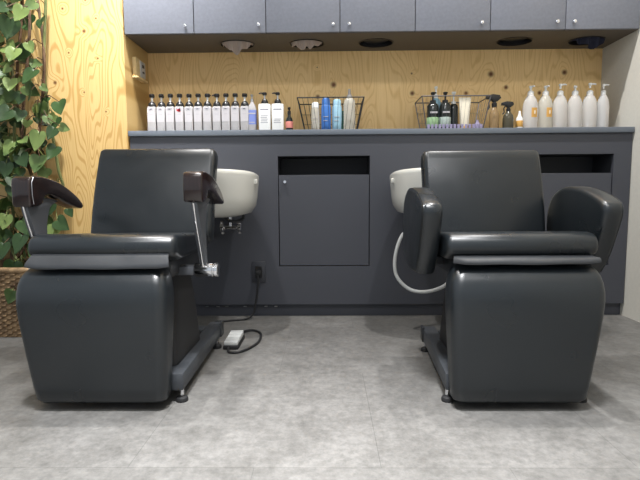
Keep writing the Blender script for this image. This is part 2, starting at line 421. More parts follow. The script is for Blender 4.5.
# switch on the niche's plywood side wall
sw = thing('wall_switch', (XL, 2.70, 1.30), 'small switch in a pale wooden box on the plywood side wall', 'switch')
MB().box((XL + .001, 2.645, 1.305), (XL + .022, 2.775, 1.405), .002, 1).build('box', 'switchwood', sw)
MB().box((XL + .022, 2.695, 1.312), (XL + .027, 2.765, 1.398), .002, 1).build('plate', 'plate', sw)
MB().box((XL + .027, 2.72, 1.365), (XL + .031, 2.74, 1.38)).box((XL + .027, 2.72, 1.335), (XL + .031, 2.74, 1.345)).build('button', 'blackp', sw)
MB().box((XL + .001, 2.64, 1.295), (XL + .034, 2.78, 1.305), .001, 1).build('ledge', 'switchwood', sw)

# outlet on the counter front
ou = thing('power_outlet', (-.366, YF, .18), 'dark grey power outlet on the counter front with a black plug in it', 'outlet')
MB().box((-.403, YF - .008, .19), (-.330, YF - .0005, .305), .003, 2).build('plate', 'outlet', ou)
MB().box((-.385, YF - .011, .215), (-.348, YF - .008, .28), .002, 1).build('socket', 'blackp', ou)

# ------------------------------------------------------------------ shampoo basins
def basin(cx, label, hose, side):
    t = thing('shampoo_basin', (cx, 2.30, .55), label, 'basin', 'shampoo basins behind the chairs')
    yc, b0, a0 = 2.305, .245, .30
    def ring(a, b, z, tilt=0, e=2.7):
        out = []
        for k in range(48):
            an = 2 * PI * k / 48; c_, s_ = math.cos(an), math.sin(an)
            x = a * math.copysign(abs(c_) ** (2 / e), c_); y = b * math.copysign(abs(s_) ** (2 / e), s_)
            out.append(Vector((cx + x, yc + y, z - tilt * y)))
        return out
    o = MB().loft([ring(.10, .09, .556), ring(.20, .17, .560), ring(.262, .215, .576), ring(.285, .233, .61, .01), ring(.292, .239, .65, .02), ring(.297, .243, .70, .04), ring(.301, .245, .742, .06), ring(.300, .244, .756, .06), ring(.292, .237, .762, .06),
                   ring(.282, .228, .757, .06), ring(.272, .220, .70, .04), ring(.23, .19, .625), ring(.12, .10, .592)]).build('bowl', 'ceramic', t, 60)
    s = side
    MB().box((cx + s * .296 - .012, 2.235, .712), (cx + s * .296 + .012, 2.26, .735), .004, 2).build('fitting', 'ceramic', t)
    MB().lathe((cx, yc, .5935), [(.0001, 0), (.03, 0), (.03, .003), (.0001, .003)]).build('drain', 'chrome', t)
    MB().tube([(cx, yc, .562), (cx, yc, .50), (cx, yc + .03, .46), (cx, yc + .12, .45), (cx, YF - .002, .45)], .02, 12).build('drain_pipe', 'blackp', t)
    MB().tube(crspline([(cx + s * .10, 2.36, .566), (cx + s * .14, 2.43, .530), (cx + s * .20, 2.44, .540), (cx + s * .205, 2.42, .585)], 5), .008, 8).build('bracket', 'blackmetal', t)
    vx, vz, vy = cx + s * .135, .495, 2.46
    MB().tube([(vx, vy, .575), (vx, vy, vz)], .009, 10).tube([(vx, vy, vz), (vx, YF - .002, vz)], .011, 10).tube([(vx - .035, vy, vz), (vx + .035, vy, vz)], .011, 10).build('valve', 'chrome', t)
    for q in (-1, 1):
        kk = MB().tube([(vx + q * .030, vy, vz), (vx + q * .036, vy, vz), (vx + q * .052, vy, vz), (vx + q * .056, vy, vz)], [.014, .024, .024, .016], 12)
        for e in range(4):
            an = e * PI / 2 + .4; kk.tube([(vx + q * .044, vy, vz), (vx + q * .044, vy + .034 * math.cos(an), vz + .034 * math.sin(an))], .008, 6)
        kk.build('tap_handle', 'chrome', t)
    if hose:
        MB().tube(crspline(hose, 10), .0085, 10).build('hose', 'hose', t)
    return t
basin(-.628, 'white shampoo basin behind the left chair, chrome taps below it', None, 1)
basin(.607, 'white shampoo basin behind the right chair with a pale looped hose', [(.47, 2.32, .565), (.42, 2.33, .50), (.362, 2.31, .46), (.328, 2.29, .36), (.335, 2.28, .27), (.39, 2.26, .212), (.46, 2.22, .205), (.53, 2.15, .245), (.56, 2.12, .30)], -1)

# ------------------------------------------------------------------ shampoo chairs
def sec(cx, hx, y0, y1, z, r=.03):
    return [Vector((x, y, z)) for x, y in rrect(cx, (y0 + y1) / 2, hx, (y1 - y0) / 2, r, 6)]
def slab(path, cx, hw, th, r, puff=.006):
    """padded panel following a line of (y, z) points, of width 2*hw and thickness th behind it"""
    b = bmesh.new()
    mb = MB(); loops = []
    n = len(path)
    for i, (y, z) in enumerate(path):
        p0 = Vector(path[max(i - 1, 0)]); p1 = Vector(path[min(i + 1, n - 1)]); t = (p1 - p0).normalized(); nrm = Vector((t.y, -t.x))
        loops.append((Vector((y, z)), nrm, t))
    b.free()
    # end rounding
    out = []
    def ringat(c, nrm, hw_, th_, off):
        return [Vector((cx + x, c.x + nrm.x * (off + d), c.y + nrm.y * (off + d))) for x, d in rrect(0, 0, hw_, th_ / 2, r, 5)]
    c, nv, t = loops[0]
    for k in (0, .35, .75): 
        s_ = math.sqrt(1 - (1 - k) ** 2); out.append(ringat(c + t * (r * k), nv, hw - r * (1 - s_), th - 2 * r * (1 - s_), th / 2))
    tot = (loops[-1][0] - c).length
    for i in range(1, n - 1):
        c_, nv_, t_ = loops[i]; out.append(ringat(c_, nv_, hw, th, th / 2))
    c, nv, t = loops[-1]
    for k in (.75, .35, 0):
        s_ = math.sqrt(1 - (1 - k) ** 2); out.append(ringat(c - t * (r * k), nv, hw - r * (1 - s_), th - 2 * r * (1 - s_), th / 2))
    return mb.loft(out)

def chair(cx, lab, style, backb, backt, bhw, rail_end, rear_foot, leg_dx, base_dx, fz, ft, ph, sl):
    t = thing('shampoo_chair', (cx, 1.7, 0), lab, 'chair')
    # leg rest
    prof = [(.024, 1.440, .190), (.027, 1.430, .197), (.038, 1.419, .2045), (.08, 1.411, .2085), (.20, 1.394, .2165), (.30, 1.382, .223), (.345, 1.3795, .225), (.375, 1.382, .2245), (.400, 1.388, .222), (.420, 1.397, .218), (.435, 1.410, .212), (.445, 1.426, .204), (.4495, 1.443, .194)]
    MB().loft([sec(cx + leg_dx, hx, y - .014, 1.50 - (.015 if 0 < i < len(prof) - 1 else .04), z, .032) for i, (z, y, hx) in enumerate(prof)]).build('leg_rest', 'leather', t, 60)
    # seat: front edge rolls over, runs back under the backrest
    yb = backb[0] + .03
    s = MB(); pts = [(1.445, .474), (1.425, .478), (1.413, .488), (1.409, .505), (1.412, .522), (1.42, .535), (1.436, .543), (1.46, .545), (1.53, .541), (1.62, .533), (yb - .03, .522), (yb, .515), (yb, .462), (1.47, .462)]
    b = bmesh.new()
    A = [(cx - .222, y, z) for y, z in pts]; n = len(pts)
    def lp(hx, ins):
        cy, cz = (1.41 + yb) / 2, .505
        return [(hx, y + (cy - y) * ins * .25, z + (cz - z) * ins) for y, z in pts]
    s.loft([[Vector((cx + q * hx, y, z)) for _, y, z in lp(0, ins)] for q, hx, ins in ((-1, .2225, .45), (-1, .2215, .22), (-1, .217, .08), (-1, .208, 0), (1, 0, -.02), (1, .208, 0), (1, .217, .08), (1, .2215, .22), (1, .2225, .45))])
    b.free()
    s.build('seat', 'leather', t, 50)
    MB().box((cx - .19, 1.47, .405), (cx + .19, yb - .02, .462), .006, 2).build('seat_frame', 'blackmetal', t)
    # flap over the gap between seat and leg rest
    fl = MB(); loops = []
    for k, (y, z, hx) in enumerate(((1.43, .494 + fz + ft, .202), (1.412, .492 + fz + ft, .204), (1.401, .484 + fz + ft * .7, .2065), (1.388, .464 + fz, .211), (1.383, .456 + fz, .213))):
        rowp = []
        for q in range(13):
            u = q / 12 * 2 - 1; wob = .001 * math.sin(u * 7 + k) * (k > 2) + (.006 * (abs(u) ** 8) * (k > 2))
            rowp.append(Vector((cx + u * hx, y, z + wob)))
        loops.append([p for p in rowp] + [p + Vector((0, .001, -.006)) for p in rowp[::-1]])
    fl.loft(loops); fl.build('seat_flap', 'flap', t, 50)
    # backrest
    (y0, z0), (y1, z1) = backb, backt
    path = []
    for k in range(9):
        u = k / 8; path.append((y0 + (y1 - y0) * u - .012 * math.sin(u * PI), z0 + (z1 - z0) * u))
    slab(path, cx, bhw, .075, .022).build('backrest', 'leather', t, 60)
    # arms
    if style == 'curved':
        for sgn, fy, dz in ((-1, 1.435, .004), (1, 1.465, .016)):
            xi, xo = cx + .007 + sgn * .222 + (.008 if sgn > 0 else 0), cx + .007 + sgn * .279 + (.010 if sgn > 0 else 0)
            up = [(0, .698), (.008, .714), (.035, .721), (.09, .718), (.16, .705), (.225, .682), (.28, .655), (.312, .632)]
            lo = [(.320, .621), (.305, .613), (.27, .619), (.22, .633), (.165, .651), (.11, .663), (.08, .656), (.060, .632), (.012, .625), (0, .634)]
            poly = sm2([(fy + a, z + dz) for a, z in up], 4) + sm2([(fy + a, z + dz) for a, z in lo], 3)
            a = MB().prism(poly, 'x', min(xi, xo), max(xi, xo), .006, 3).build('armrest', 'wood', t, 45)
            MB().tube([(xi, fy + .017, .634 + dz), (xi, fy + .012, .66 + dz), (xi, fy + .012, .70 + dz), (xi, fy + .022, .7155 + dz)], .0012, 5).build('trim_line', 'steel', a)
            xm = (xi + xo) / 2
            fr = sm2([(fy + .008, .640), (fy + .022, .60), (fy + .045, .545), (fy + .075, .485), (fy + .098, .43)], 4)
            bk = sm2([(fy + .125, .415), (fy + .118, .46), (fy + .112, .52), (fy + .112, .57), (fy + .135, .625), (fy + .18, .648), (fy + .06, .66)], 4)
            st = MB().prism(fr + bk, 'x', xm - .011, xm + .011, .003, 2).build('arm_support', 'strut', a, 40)
            MB().tube([(xm, y - .002, z) for y, z in fr], .0032, 8).build('edge_strip', 'chrome', st)
            ky = fy + .11
            kn = MB(); xs = xo + sgn * .012
            def disc(r, x): return [Vector((x, ky + r * math.cos(2 * PI * q / 20), .415 + r * math.sin(2 * PI * q / 20))) for q in range(20)]
            kn.loft([disc(.020, xi), disc(.023, xi + sgn * .004), disc(.023, xo), disc(.020, xo + sgn * .003), disc(.020, xo + sgn * .006), disc(.024, xo + sgn * .008), disc(.024, xo + sgn * .018), disc(.019, xo + sgn * .021)])
            kn.build('pivot_knob', 'chrome', t)
            MB().box((min(cx + sgn * .17, xi), ky - .022, .400), (max(cx + sgn * .17, xi), ky + .022, .430), .006, 2).build('arm_bar', 'strut', t)
    else:
        for sgn in (-1, 1):
            xi, xo = cx + .005 + sgn * .236, cx + .005 + sgn * .300
            prof = sm2([(1.532, .405), (1.492, .46), (1.458, .53), (1.434, .590), (1.432, .618), (1.450, .638), (1.52, .663), (1.60, .680), (1.68, .684), (1.74, .671), (1.785, .642), (1.81, .59), (1.815, .53), (1.80, .46), (1.76, .418), (1.66, .400)], 4)
            cyy, czz = 1.62, .56
            def ring(x, ins): return [Vector((x, y + (cyy - y) * ins, z + (czz - z) * ins)) for y, z in prof]
            th = xo - xi
            a = MB().loft([ring(xi + th * f, ins) for f, ins in ((0, .12), (.03, .06), (.10, .022), (.24, .003), (.5, 0), (.76, .003), (.90, .022), (.97, .06), (1, .12))]).build('armrest', 'leather', t, 50)
            MB().tube([(xo - sgn * .006, y + (cyy - y) * .028, z + (czz - z) * .028) for y, z in prof[:len(prof) * 3 // 4]], .0022, 6).build('piping', 'leather', a)
            MB().box((min(cx + sgn * .17, xi), 1.60, .425), (max(cx + sgn * .17, xi), 1.66, .455), .005, 2).build('arm_bar', 'blackmetal', t)
    bx = cx + base_dx
    # pedestal with a skirted cover, standing on the base
    MB().loft([sec(bx, ph, 1.535, 1.845, .100, .02), sec(bx, ph, 1.535, 1.84, .13, .02), sec(bx, ph - .003, 1.53, 1.79, .30, .02), sec(bx, ph - .012, 1.525, 1.77, .405, .02)]).build('pedestal', 'rubber', t)
    # base rails with levelling feet
    def SL(mb_, sg):
        mb_.v = [Vector((p.x - sg * sl * (p.y - 1.472) / (rail_end - 1.472), p.y, p.z)) for p in mb_.v]; return mb_
    for sgn in (-1, 1):
        xr_ = bx + sgn * .196
        rl = SL(MB().box((xr_ - .028, 1.472, .040), (xr_ + .028, rail_end, .098), .007, 2), sgn).build('base_rail', 'rail', t)
        for fy in (1.492, rear_foot):
            SL(MB().lathe((xr_ + sgn * .017, fy, 0), [(.0001, 0), (.019, 0), (.020, .006), (.018, .013), (.0085, .017), (.006, .018), (.006, .040), (.0001, .040)], 16), sgn).build('levelling_foot', 'rubber', rl)
            SL(MB().lathe((xr_ + sgn * .017, fy, 0), [(.007, .017), (.0075, .018), (.0075, .0405), (.007, .041)], 12), sgn).build('levelling_screw', 'chrome', rl)
        SL(MB().box((min(xr_ + sgn * .022, xr_ + sgn * .034), rail_end - .05, .040), (max(xr_ + sgn * .022, xr_ + sgn * .034), rail_end + .004, .104), .006, 2), sgn).build('end_bracket', 'blackmetal', rl)
    MB().box((bx - .164 + sl, rail_end - .10, .045), (bx + .164 - sl, rail_end - .03, .09), .006, 2).box((bx - .173, 1.53, .045), (bx + .173, 1.83, .0995), .004, 2).build('crossbar', 'rail', t)
    return t
chl = chair(-.675, 'black leather shampoo chair with curved dark wood armrests beside the trailing plant', 'curved', (1.805, .49), (1.935, .857), .234, 2.10, 2.03, -.024, -.008, -.002, 0, .185, .010)
chair(.580, 'black leather shampoo chair with padded leather armrests near the right wall', 'padded', (1.735, .49), (1.825, .832), .2185, 2.02, 1.985, .008, .017, .006, -.020, .160, .034)

# foot pedal and cords beside the left chair
pe = thing('foot_pedal', (-.42, 2.08, 0), 'small pale grey ribbed foot pedal beside the left chair rail', 'pedal')
MB().box((-.447, 2.00, 0), (-.382, 2.17, .018), .004, 2).build('base', 'rubber', pe)
tp = MB()
for k in range(8): tp.box((-.444, 2.004 + k * .0205, .018), (-.385, 2.017 + k * .0205, .034 + .001 * k), .003, 2)
tp.build('tread', 'hose', pe)
MB().tube(crspline([(-.42, 2.165, .012), (-.40, 2.25, .008), (-.36, 2.28, .006), (-.315, 2.22, .006), (-.31, 2.08, .006), (-.36, 1.965, .006), (-.41, 1.955, .006), (-.425, 2.003, .010)], 10), .0055, 8).build('cable', 'cable', pe)
cd = MB().tube(crspline([(-.366, YF - .040, .237), (-.368, YF - .044, .18), (-.378, YF - .045, .10), (-.395, YF - .05, .03), (-.43, YF - .07, .007), (-.52, 2.46, .006), (-.575, 2.43, .006), (-.60, 2.34, .006), (-.63, 2.20, .03), (-.65, 2.09, .07)], 10), .0055, 8).build('power_cord', 'cable', chl)
MB().box((-.380, YF - .042, .235), (-.352, YF - .0115, .262), .005, 2).build('plug', 'rubber', cd)

# ------------------------------------------------------------------ wicker basket and trailing plant
bk = thing('wicker_planter', (-1.64, 2.36, 0), 'brown woven wicker planter on the floor behind the left chair', 'planter')
w = MB(); rows, seg = 26, 216; Hh = .32
def bpt(u, z, off):
    P = rrect(-1.64, 2.36, .27 + z * .06 + off, .165 + z * .05 + off, .06, 6); n = len(P)
    # walk along the loop by length
    d = [math.dist(P[i], P[(i + 1) % n]) for i in range(n)]; T = sum(d); s_ = (u % 1) * T; i = 0
    while s_ > d[i]: s_ -= d[i]; i += 1
    f = s_ / d[i]; q = P[(i + 1) % n]; return (P[i][0] + (q[0] - P[i][0]) * f, P[i][1] + (q[1] - P[i][1]) * f)
loops = []
for r_ in range(rows):
    for k in range(4):
        z = Hh * (r_ + k / 4) / rows; bul = math.sin(PI * k / 4); lp = []
        for s_ in range(seg):
            off = .008 * bul * math.sin(2 * PI * s_ / seg * 36 + PI * (r_ % 2)) + .003 * bul
            x, y = bpt(s_ / seg, z, off); lp.append(Vector((x, y, z)))
        loops.append(lp)
inner = [[Vector((*bpt(s_ / seg, z, -.016), z)) for s_ in range(seg)] for z in (Hh, .03)]
w.loft(loops + inner); w.build('weave', 'wicker', bk, 80)
MB().tube([(*bpt(q / 60, Hh, -.004), Hh) for q in range(61)], .014, 10).build('rim', 'wicker', bk)
MB().loft([[Vector((*bpt(s_ / seg, .2, -.03), z)) for s_ in range(seg)] for z in (.20, .24)]).build('soil', 'soil', bk)

pl = thing('trailing_plant', (-1.62, 2.38, .24), 'tall trailing green plant with heart shaped leaves climbing the plywood wall', 'plant')
fo = MB()
rnd = random.Random(11)
def leaf(c, size, yaw, pitch, roll):
    """heart-shaped leaf hanging from its notch; c is the blade centre"""
    half = [(0, .36), (.10, .43), (.24, .47), (.38, .40), (.45, .24), (.43, .04), (.34, -.16), (.20, -.36), (.08, -.50), (0, -.58)]
    R = Euler((pitch, roll, yaw)).to_matrix()
    vs, fs = [], []
    mid = [half[0][1] + (half[-1][1] - half[0][1]) * i / 9 for i in range(10)]
    for i, (hx, hz) in enumerate(half):
        bend = -.10 * (hz - .1) ** 2
        for q in (-1, -.5, 0, .5, 1):
            x = hx * q; zz = mid[i] * (1 - abs(q)) + hz * abs(q) if i not in (0, 9) else hz
            vs.append((x, -.16 * abs(x) + bend + .03 * math.sin(q * 5 + i), zz))
    for i in range(9):
        for q in range(4):
            a = i * 5 + q; fs.append([a, a + 1, a + 6, a + 5])
    top = Vector((0, -.01, .36))
    fo.add([Vector(c) + R @ (Vector(p) * size) for p in vs], fs)
    return Vector(c) + R @ (top * size)
vines = []; vmesh = []
for vx, vy, zt_, wob in ((-1.585, 2.44, 1.80, .02), (-1.50, 2.46, 1.78, .03), (-1.43, 2.45, 1.70, .025), (-1.395, 2.47, 1.74, .02), (-1.66, 2.45, 1.80, .03), (-1.55, 2.50, 1.75, .03)):
    pts = []; zb_ = rnd.uniform(.26, .30); ph = rnd.random() * 6
    for k in range(12):
        u = k / 11; pts.append((vx * u + (-1.60 + rnd.uniform(-.08, .08)) * (1 - u) if u < .25 else vx + wob * math.sin(u * 8 + ph), vy + .015 * math.sin(u * 6 + ph) if u > .25 else 2.38 + (vy - 2.38) * u * 4, zb_ + (zt_ - zb_) * u))
    pts = crspline(pts, 5); vines.append(pts); vmesh.append(MB().tube(pts, .0075, 7))
def attach(top):
    best, vi = min(((q, i) for i, v in enumerate(vines) for q in v), key=lambda q: (q[0] - top - Vector((0, 0, .03))).length)
    if (best - top).length < .35:
        m_ = (best + top) / 2 + Vector((0, -.01, .02)); vmesh[vi].tube([best, m_, top], .0022, 5)
LEAVES = [(-1.412, 2.38, 1.575, 0.078, 0.2, 0.9), (-1.443, 2.34, 1.524, 0.097, 0.1, 0.5), (-1.358, 2.36, 1.485, 0.077, -0.3, -0.3), (-1.513, 2.36, 1.468, 0.124, 0.3, 0.2), (-1.418, 2.36, 1.375, 0.067, 0, -0.4), (-1.483, 2.33, 1.334, 0.097, 0.2, 0.2), (-1.402, 2.32, 1.23, 0.112, -0.2, 0.3), (-1.401, 2.38, 1.301, 0.057, 0.3, -1.4), (-1.52, 2.35, 1.2, 0.082, 0.1, 0.1), (-1.373, 2.38, 1.187, 0.047, 0.2, -0.9), (-1.284, 2.35, 1.09, 0.103, 0.3, -0.35), (-1.275, 2.36, 0.992, 0.062, 0.1, -1.2), (-1.33, 2.35, 0.967, 0.082, -0.3, 0.4), (-1.383, 2.32, 0.931, 0.117, 0.1, 0.2), (-1.331, 2.35, 0.876, 0.098, -0.2, 0.4), (-1.396, 2.33, 0.822, 0.112, 0.2, 0.1), (-1.561, 2.34, 0.795, 0.092, 0, 0.1), (-1.474, 2.34, 0.838, 0.097, 0.4, -0.5), (-1.373, 2.36, 0.761, 0.072, 0, -0.6), (-1.541, 2.35, 0.897, 0.103, -0.4, 0.3), (-1.312, 2.36, 0.524, 0.103, 0.1, -0.9), (-1.379, 2.38, 0.603, 0.083, 0.3, 0.2), (-1.569, 2.32, 0.543, 0.091, 0.4, 0.2), (-1.466, 2.31, 0.518, 0.111, 0.1, -0.6), (-1.483, 2.29, 0.437, 0.12, -0.1, 0.1), (-1.517, 2.27, 0.318, 0.104, 0.3, 0.3), (-1.457, 2.16, 0.205, 0.085, 0.1, 0.4), (-1.562, 2.28, 0.405, 0.1, 0.2, 0), (-1.513, 2.4, 1.062, 0.079, 0.3, 0.3), (-1.396, 2.4, 1.095, 0.079, 0.2, -0.3), (-1.572, 2.38, 1.083, 0.083, 0.2, 0.3), (-1.462, 2.36, 0.693, 0.093, 0.1, 0.3), (-1.522, 2.33, 0.693, 0.102, 0.2, -0.3), (-1.428, 2.3, 0.402, 0.086, 0.2, 0.3), (-1.291, 2.4, 0.582, 0.063, 0.2, -0.5), (-1.349, 2.38, 0.692, 0.073, 0.2, 0.2), (-1.369, 2.39, 1.035, 0.063, 0.2, -0.2), (-1.495, 2.38, 1.14, 0.068, 0.3, 0.2)]
for (x, y, z, s_, yw, ro) in LEAVES:
    attach(leaf((x, y, z), s_ * .86, yw + rnd.uniform(-.3, .3), rnd.uniform(-.6, .15), ro))
for k in range(300):
    z = rnd.uniform(.30, 1.80); edge = -1.46 if z > 1.2 else -1.38; x = rnd.uniform(-1.80, edge); y = rnd.uniform(2.33, 2.50)
    attach(leaf((x, y, z), rnd.uniform(.045, .095), rnd.uniform(-1.4, 1.4), rnd.uniform(-1.1, .6), rnd.uniform(-1.1, 1.1)))
o = fo.build('foliage', 'leaf', pl, 180)
for q, mb_ in enumerate(vmesh): mb_.build('stem', 'vine' if q % 3 else 'stem', pl)

# ------------------------------------------------------------------ things on the worktop
Z0 = 1.0
def disc_lathe(prof, n=18): return MB().lathe((0, 0, 0), prof, n)
def sq(hx, hy, z, r): return [Vector((x, y, z)) for x, y in rrect(0, 0, hx, hy, r, 4)]
def pump_head(mb_, z, w=.016, reach=.024, h=.010):
    """actuator: a small block with a spout towards -y"""
    mb_.lathe((0, 0, 0), [(.0001, z), (w * .5, z), (w * .58, z + h * .5), (w * .5, z + h), (.0001, z + h)], 14)
    mb_.tube([(0, 0, z + h * .6), (0, -reach * .7, z + h * .6), (0, -reach, z + h * .35)], [.0045, .0042, .0032], 8)
    return mb_

# row of clear pump bottles with black collars
def clear_pump(loc, label, group):
    t = thing('pump_bottle', (0, 0, 0), label, 'bottle', group)
    MB().loft([sq(.0215, .0215, 0, .005), sq(.0228, .0228, .004, .006), sq(.0228, .0228, .136, .006), sq(.0205, .0205, .143, .008), sq(.014, .014, .146, .012)]).build('bottle_body', 'clear', t)
    MB().box((-.0205, -.0236, .060), (.0205, -.0229, .136)).build('label_panel', 'milk', t)
    MB().box((-.015, -.0241, .129), (.015, -.0236, .1315)).box((-.012, -.0241, .121), (.012, -.0236, .1225)).box((-.010, -.0241, .100), (.010, -.0236, .1012)).build('print', 'greytext', t)
    disc_lathe([(.0001, .145), (.0225, .145), (.0222, .152), (.0185, .162), (.0105, .171), (.0001, .172)]).build('collar', 'blackp', t)
    disc_lathe([(.0001, .172), (.0058, .172), (.0058, .195), (.0001, .195)], 10).build('pump_stem', 'white', t)
    pump_head(MB(), .194, .026, .026, .018).build('pump_head', 'blackp', t)
    return place(t, loc, label, group)
GR = 'clear pump bottles with black collars along the left end of the worktop'
names11 = ['clear black-capped pump bottle at the left end of the row, nearest the plywood side wall', 'second clear black-capped pump bottle from the plywood side wall', 'third clear black-capped pump bottle from the plywood side wall',
           'clear black-capped pump bottle with a red mark on its label', 'clear black-capped pump bottle just right of the red-marked one', 'second clear pump bottle right of the red-marked one, pale stem showing',
           'clear pump bottle in the middle of the row, third right of the red mark', 'clear black-capped pump bottle with its spout turned left, four right of the red mark', 'third clear black-capped pump bottle left of the blue-labelled bottle',
           'second clear black-capped pump bottle left of the blue-labelled bottle', 'clear black-capped pump bottle directly beside the blue-labelled bottle']
rots = [.1, .1, .5, .15, .5, -.1, .9, -1.35, .1, -.2, .1]
p0 = None
for i in range(11):
    x = -.952 + i * .0508; loc = (x, 2.675 + (.004 if i % 3 == 1 else 0), Z0)
    if p0 is None: b_ = p0 = clear_pump(loc, names11[0], GR)
    else: b_ = place(copy_tree(p0), loc, names11[i], GR)
    for ch in b_.children:
        if ch.name.startswith('pump_head'): ch.rotation_euler = (0, 0, rots[i])
    if i < 3: MB().box((x - .006, loc[1] - .0246, Z0 + .126), (x + .006, loc[1] - .0241, Z0 + .131)).build('mark', 'darktext', None)
    if i == 3: MB().box((x - .012, loc[1] - .0246, Z0 + .117), (x + .009, loc[1] - .0238, Z0 + .126)).box((x - .003, loc[1] - .0246, Z0 + .113), (x + .009, loc[1] - .0238, Z0 + .130)).build('mark', 'red', None)
    if i < 4:
        mk = [q for q in COL.objects if q.name.startswith('mark') and q.parent is None][-1]
        wl = mk.location.copy(); mk.parent = b_; mk.location = wl - Vector(loc)

t = thing('pump_bottle', (-.404, 2.68, Z0), 'slim clear pump bottle with a violet-blue label beside the white bottles', 'bottle')
c_ = (-.404, 2.68, Z0)
def at(mb_, c): 
    mb_.v = [p + Vector(c) for p in mb_.v]; return mb_
at(MB().loft([sq(.022, .018, 0, .008), sq(.0235, .019, .004, .009), sq(.0235, .019, .125, .009), sq(.018, .016, .148, .012), sq(.010, .010, .160, .0095), sq(.008, .008, .172, .0078)]), c_).build('bottle_body', 'clear', t)
at(MB().loft([sq(.0238, .0193, .045, .009), sq(.0238, .0193, .122, .009)]), c_).build('label_panel', 'violet', t)
at(MB().box((-.02, -.0200, .100), (.02, -.0193, .106)).box((-.014, -.0200, .054), (.014, -.0193, .058)), c_).build('print', 'milk', t)
at(pump_head(disc_lathe([(.0001, .170), (.0095, .170), (.0095, .182), (.004, .184), (.004, .2), (.0001, .2)]), .197, .014, .02), c_).build('pump_head', 'steel', t)

def white_pump(x, label, lines):
    t = thing('pump_bottle', (x, 2.665, Z0), label, 'bottle', 'white pump bottles with black pumps'); c = (x, 2.665, Z0)
    at(MB().loft([sq(.030, .022, 0, .005), sq(.0315, .0235, .004, .006), sq(.0325, .024, .140, .006), sq(.031, .023, .150, .007), sq(.018, .017, .153, .014)]), c).build('bottle_body', 'white', t)
    m_ = MB().box((-.022, -.0246, .118), (.022, -.0240, .1245))
    for k in range(lines): m_.box((-.021 + .002 * (k % 3), -.0246, .050 + k * .009), (.018 - .004 * (k % 2), -.0240, .0525 + k * .009))
    at(m_, c).build('print', 'greytext', t)
    at(disc_lathe([(.0001, .152), (.020, .152), (.019, .165), (.012, .178), (.0001, .180)]), c).build('collar', 'blackp', t)
    at(disc_lathe([(.0001, .180), (.005, .180), (.005, .202), (.0001, .202)], 10), c).build('pump_stem', 'steel', t)
    h = pump_head(MB(), .200, .022, .034, .014); R = Matrix.Rotation(-.9, 3, 'Z'); h.v = [R @ p for p in h.v]
    at(h, c).build('pump_head', 'blackp', t)
white_pump(-.333, 'white square-shouldered pump bottle next to the blue-labelled bottle', 5)
white_pump(-.262, 'white square-shouldered pump bottle next to the small coral-labelled bottle', 3)
t = thing('dropper_bottle', (-.200, 2.66, Z0), 'small dark bottle with a coral label and black pump left of the black basket', 'bottle'); c = (-.200, 2.66, Z0)
at(disc_lathe([(.0001, 0), (.019, 0), (.020, .004), (.020, .062), (.016, .074), (.009, .085), (.008, .098), (.0001, .098)]), c).build('bottle_body', 'dark', t)
at(disc_lathe([(.0203, .022), (.0206, .023), (.0206, .056), (.0203, .057)]), c).build('label_panel', 'pink', t)
at(pump_head(disc_lathe([(.0001, .096), (.0095, .096), (.0095, .112), (.0045, .115), (.0045, .125), (.0001, .125)]), .122, .014, .02, .012), c).build('pump_head', 'blackp', t)

# wire baskets
def wire_basket(name, x0, x1, b0, b1, y0, y1, z1, m, label, nx, band=None):
    t = thing(name, ((x0 + x1) / 2, (y0 + y1) / 2, Z0), label, 'basket'); r = .0022
    T = [(x0, y0, z1), (x1, y0, z1), (x1, y1, z1), (x0, y1, z1)]; zb_ = Z0 + .004; q = .018
    Bm = [(b0, y0 + q, zb_), (b1, y0 + q, zb_), (b1, y1 - q, zb_), (b0, y1 - q, zb_)]
    rim_ = MB()
    for k in range(4): rim_.tube([T[k], T[(k + 1) % 4]], .0032, 8)
    rim_.build('rim', m, t)
    fr = MB()
    for k in range(4): fr.tube([Bm[k], Bm[(k + 1) % 4]], .003, 6); fr.tube([Bm[k], T[k]], .003, 6)
    fr.build('frame', m, t)
    wr = MB(); wrad = .0006 if band else .0011
    def ln(A, B, n):
        return [tuple(A[j] + (B[j] - A[j]) * k / n for j in range(3)) for k in range(1, n)]
    for k in range(4):
        n = nx if k % 2 == 0 else 5
        for p, q_ in zip(ln(T[k], T[(k + 1) % 4], n), ln(Bm[k], Bm[(k + 1) % 4], n)): wr.tube([p, q_], wrad, 5)
    for p, q_ in zip(ln(Bm[0], Bm[1], nx), ln(Bm[3], Bm[2], nx)): wr.tube([p, q_], .0013, 5)
    for u in (.35, .68):
        lv = [tuple(T[k][j] * (1 - u) + Bm[k][j] * u for j in range(3)) for k in range(4)]
        for k in (1, 2, 3): wr.tube([lv[k], lv[(k + 1) % 4]], wrad, 5)
    wr.build('wires', m, t)
    if band:
        bd = MB(); n = 15
        for k in range(n):
            xa = b0 + (b1 - b0) * (k + .15) / n; xb = b0 + (b1 - b0) * (k + .85) / n
            bd.box((xa, y0 + q - .005, Z0 + .008), (xb, y0 + q - .001, Z0 + .031), .001, 1)
        bd.build('plastic_band', band, t)
    return t
wire_basket('wire_basket', -.152, .202, -.115, .168, 2.605, 2.80, 1.174, 'blackwire', 'black wire basket holding spray cans and a cream bottle', 13)
wire_basket('wire_basket', .508, .870, .538, .838, 2.605, 2.80, 1.176, 'silverwire', 'silver wire basket with a lilac band holding dark bottles and a tube', 17, 'lilac')
YBK = 2.70; ZB = Z0 + .0056
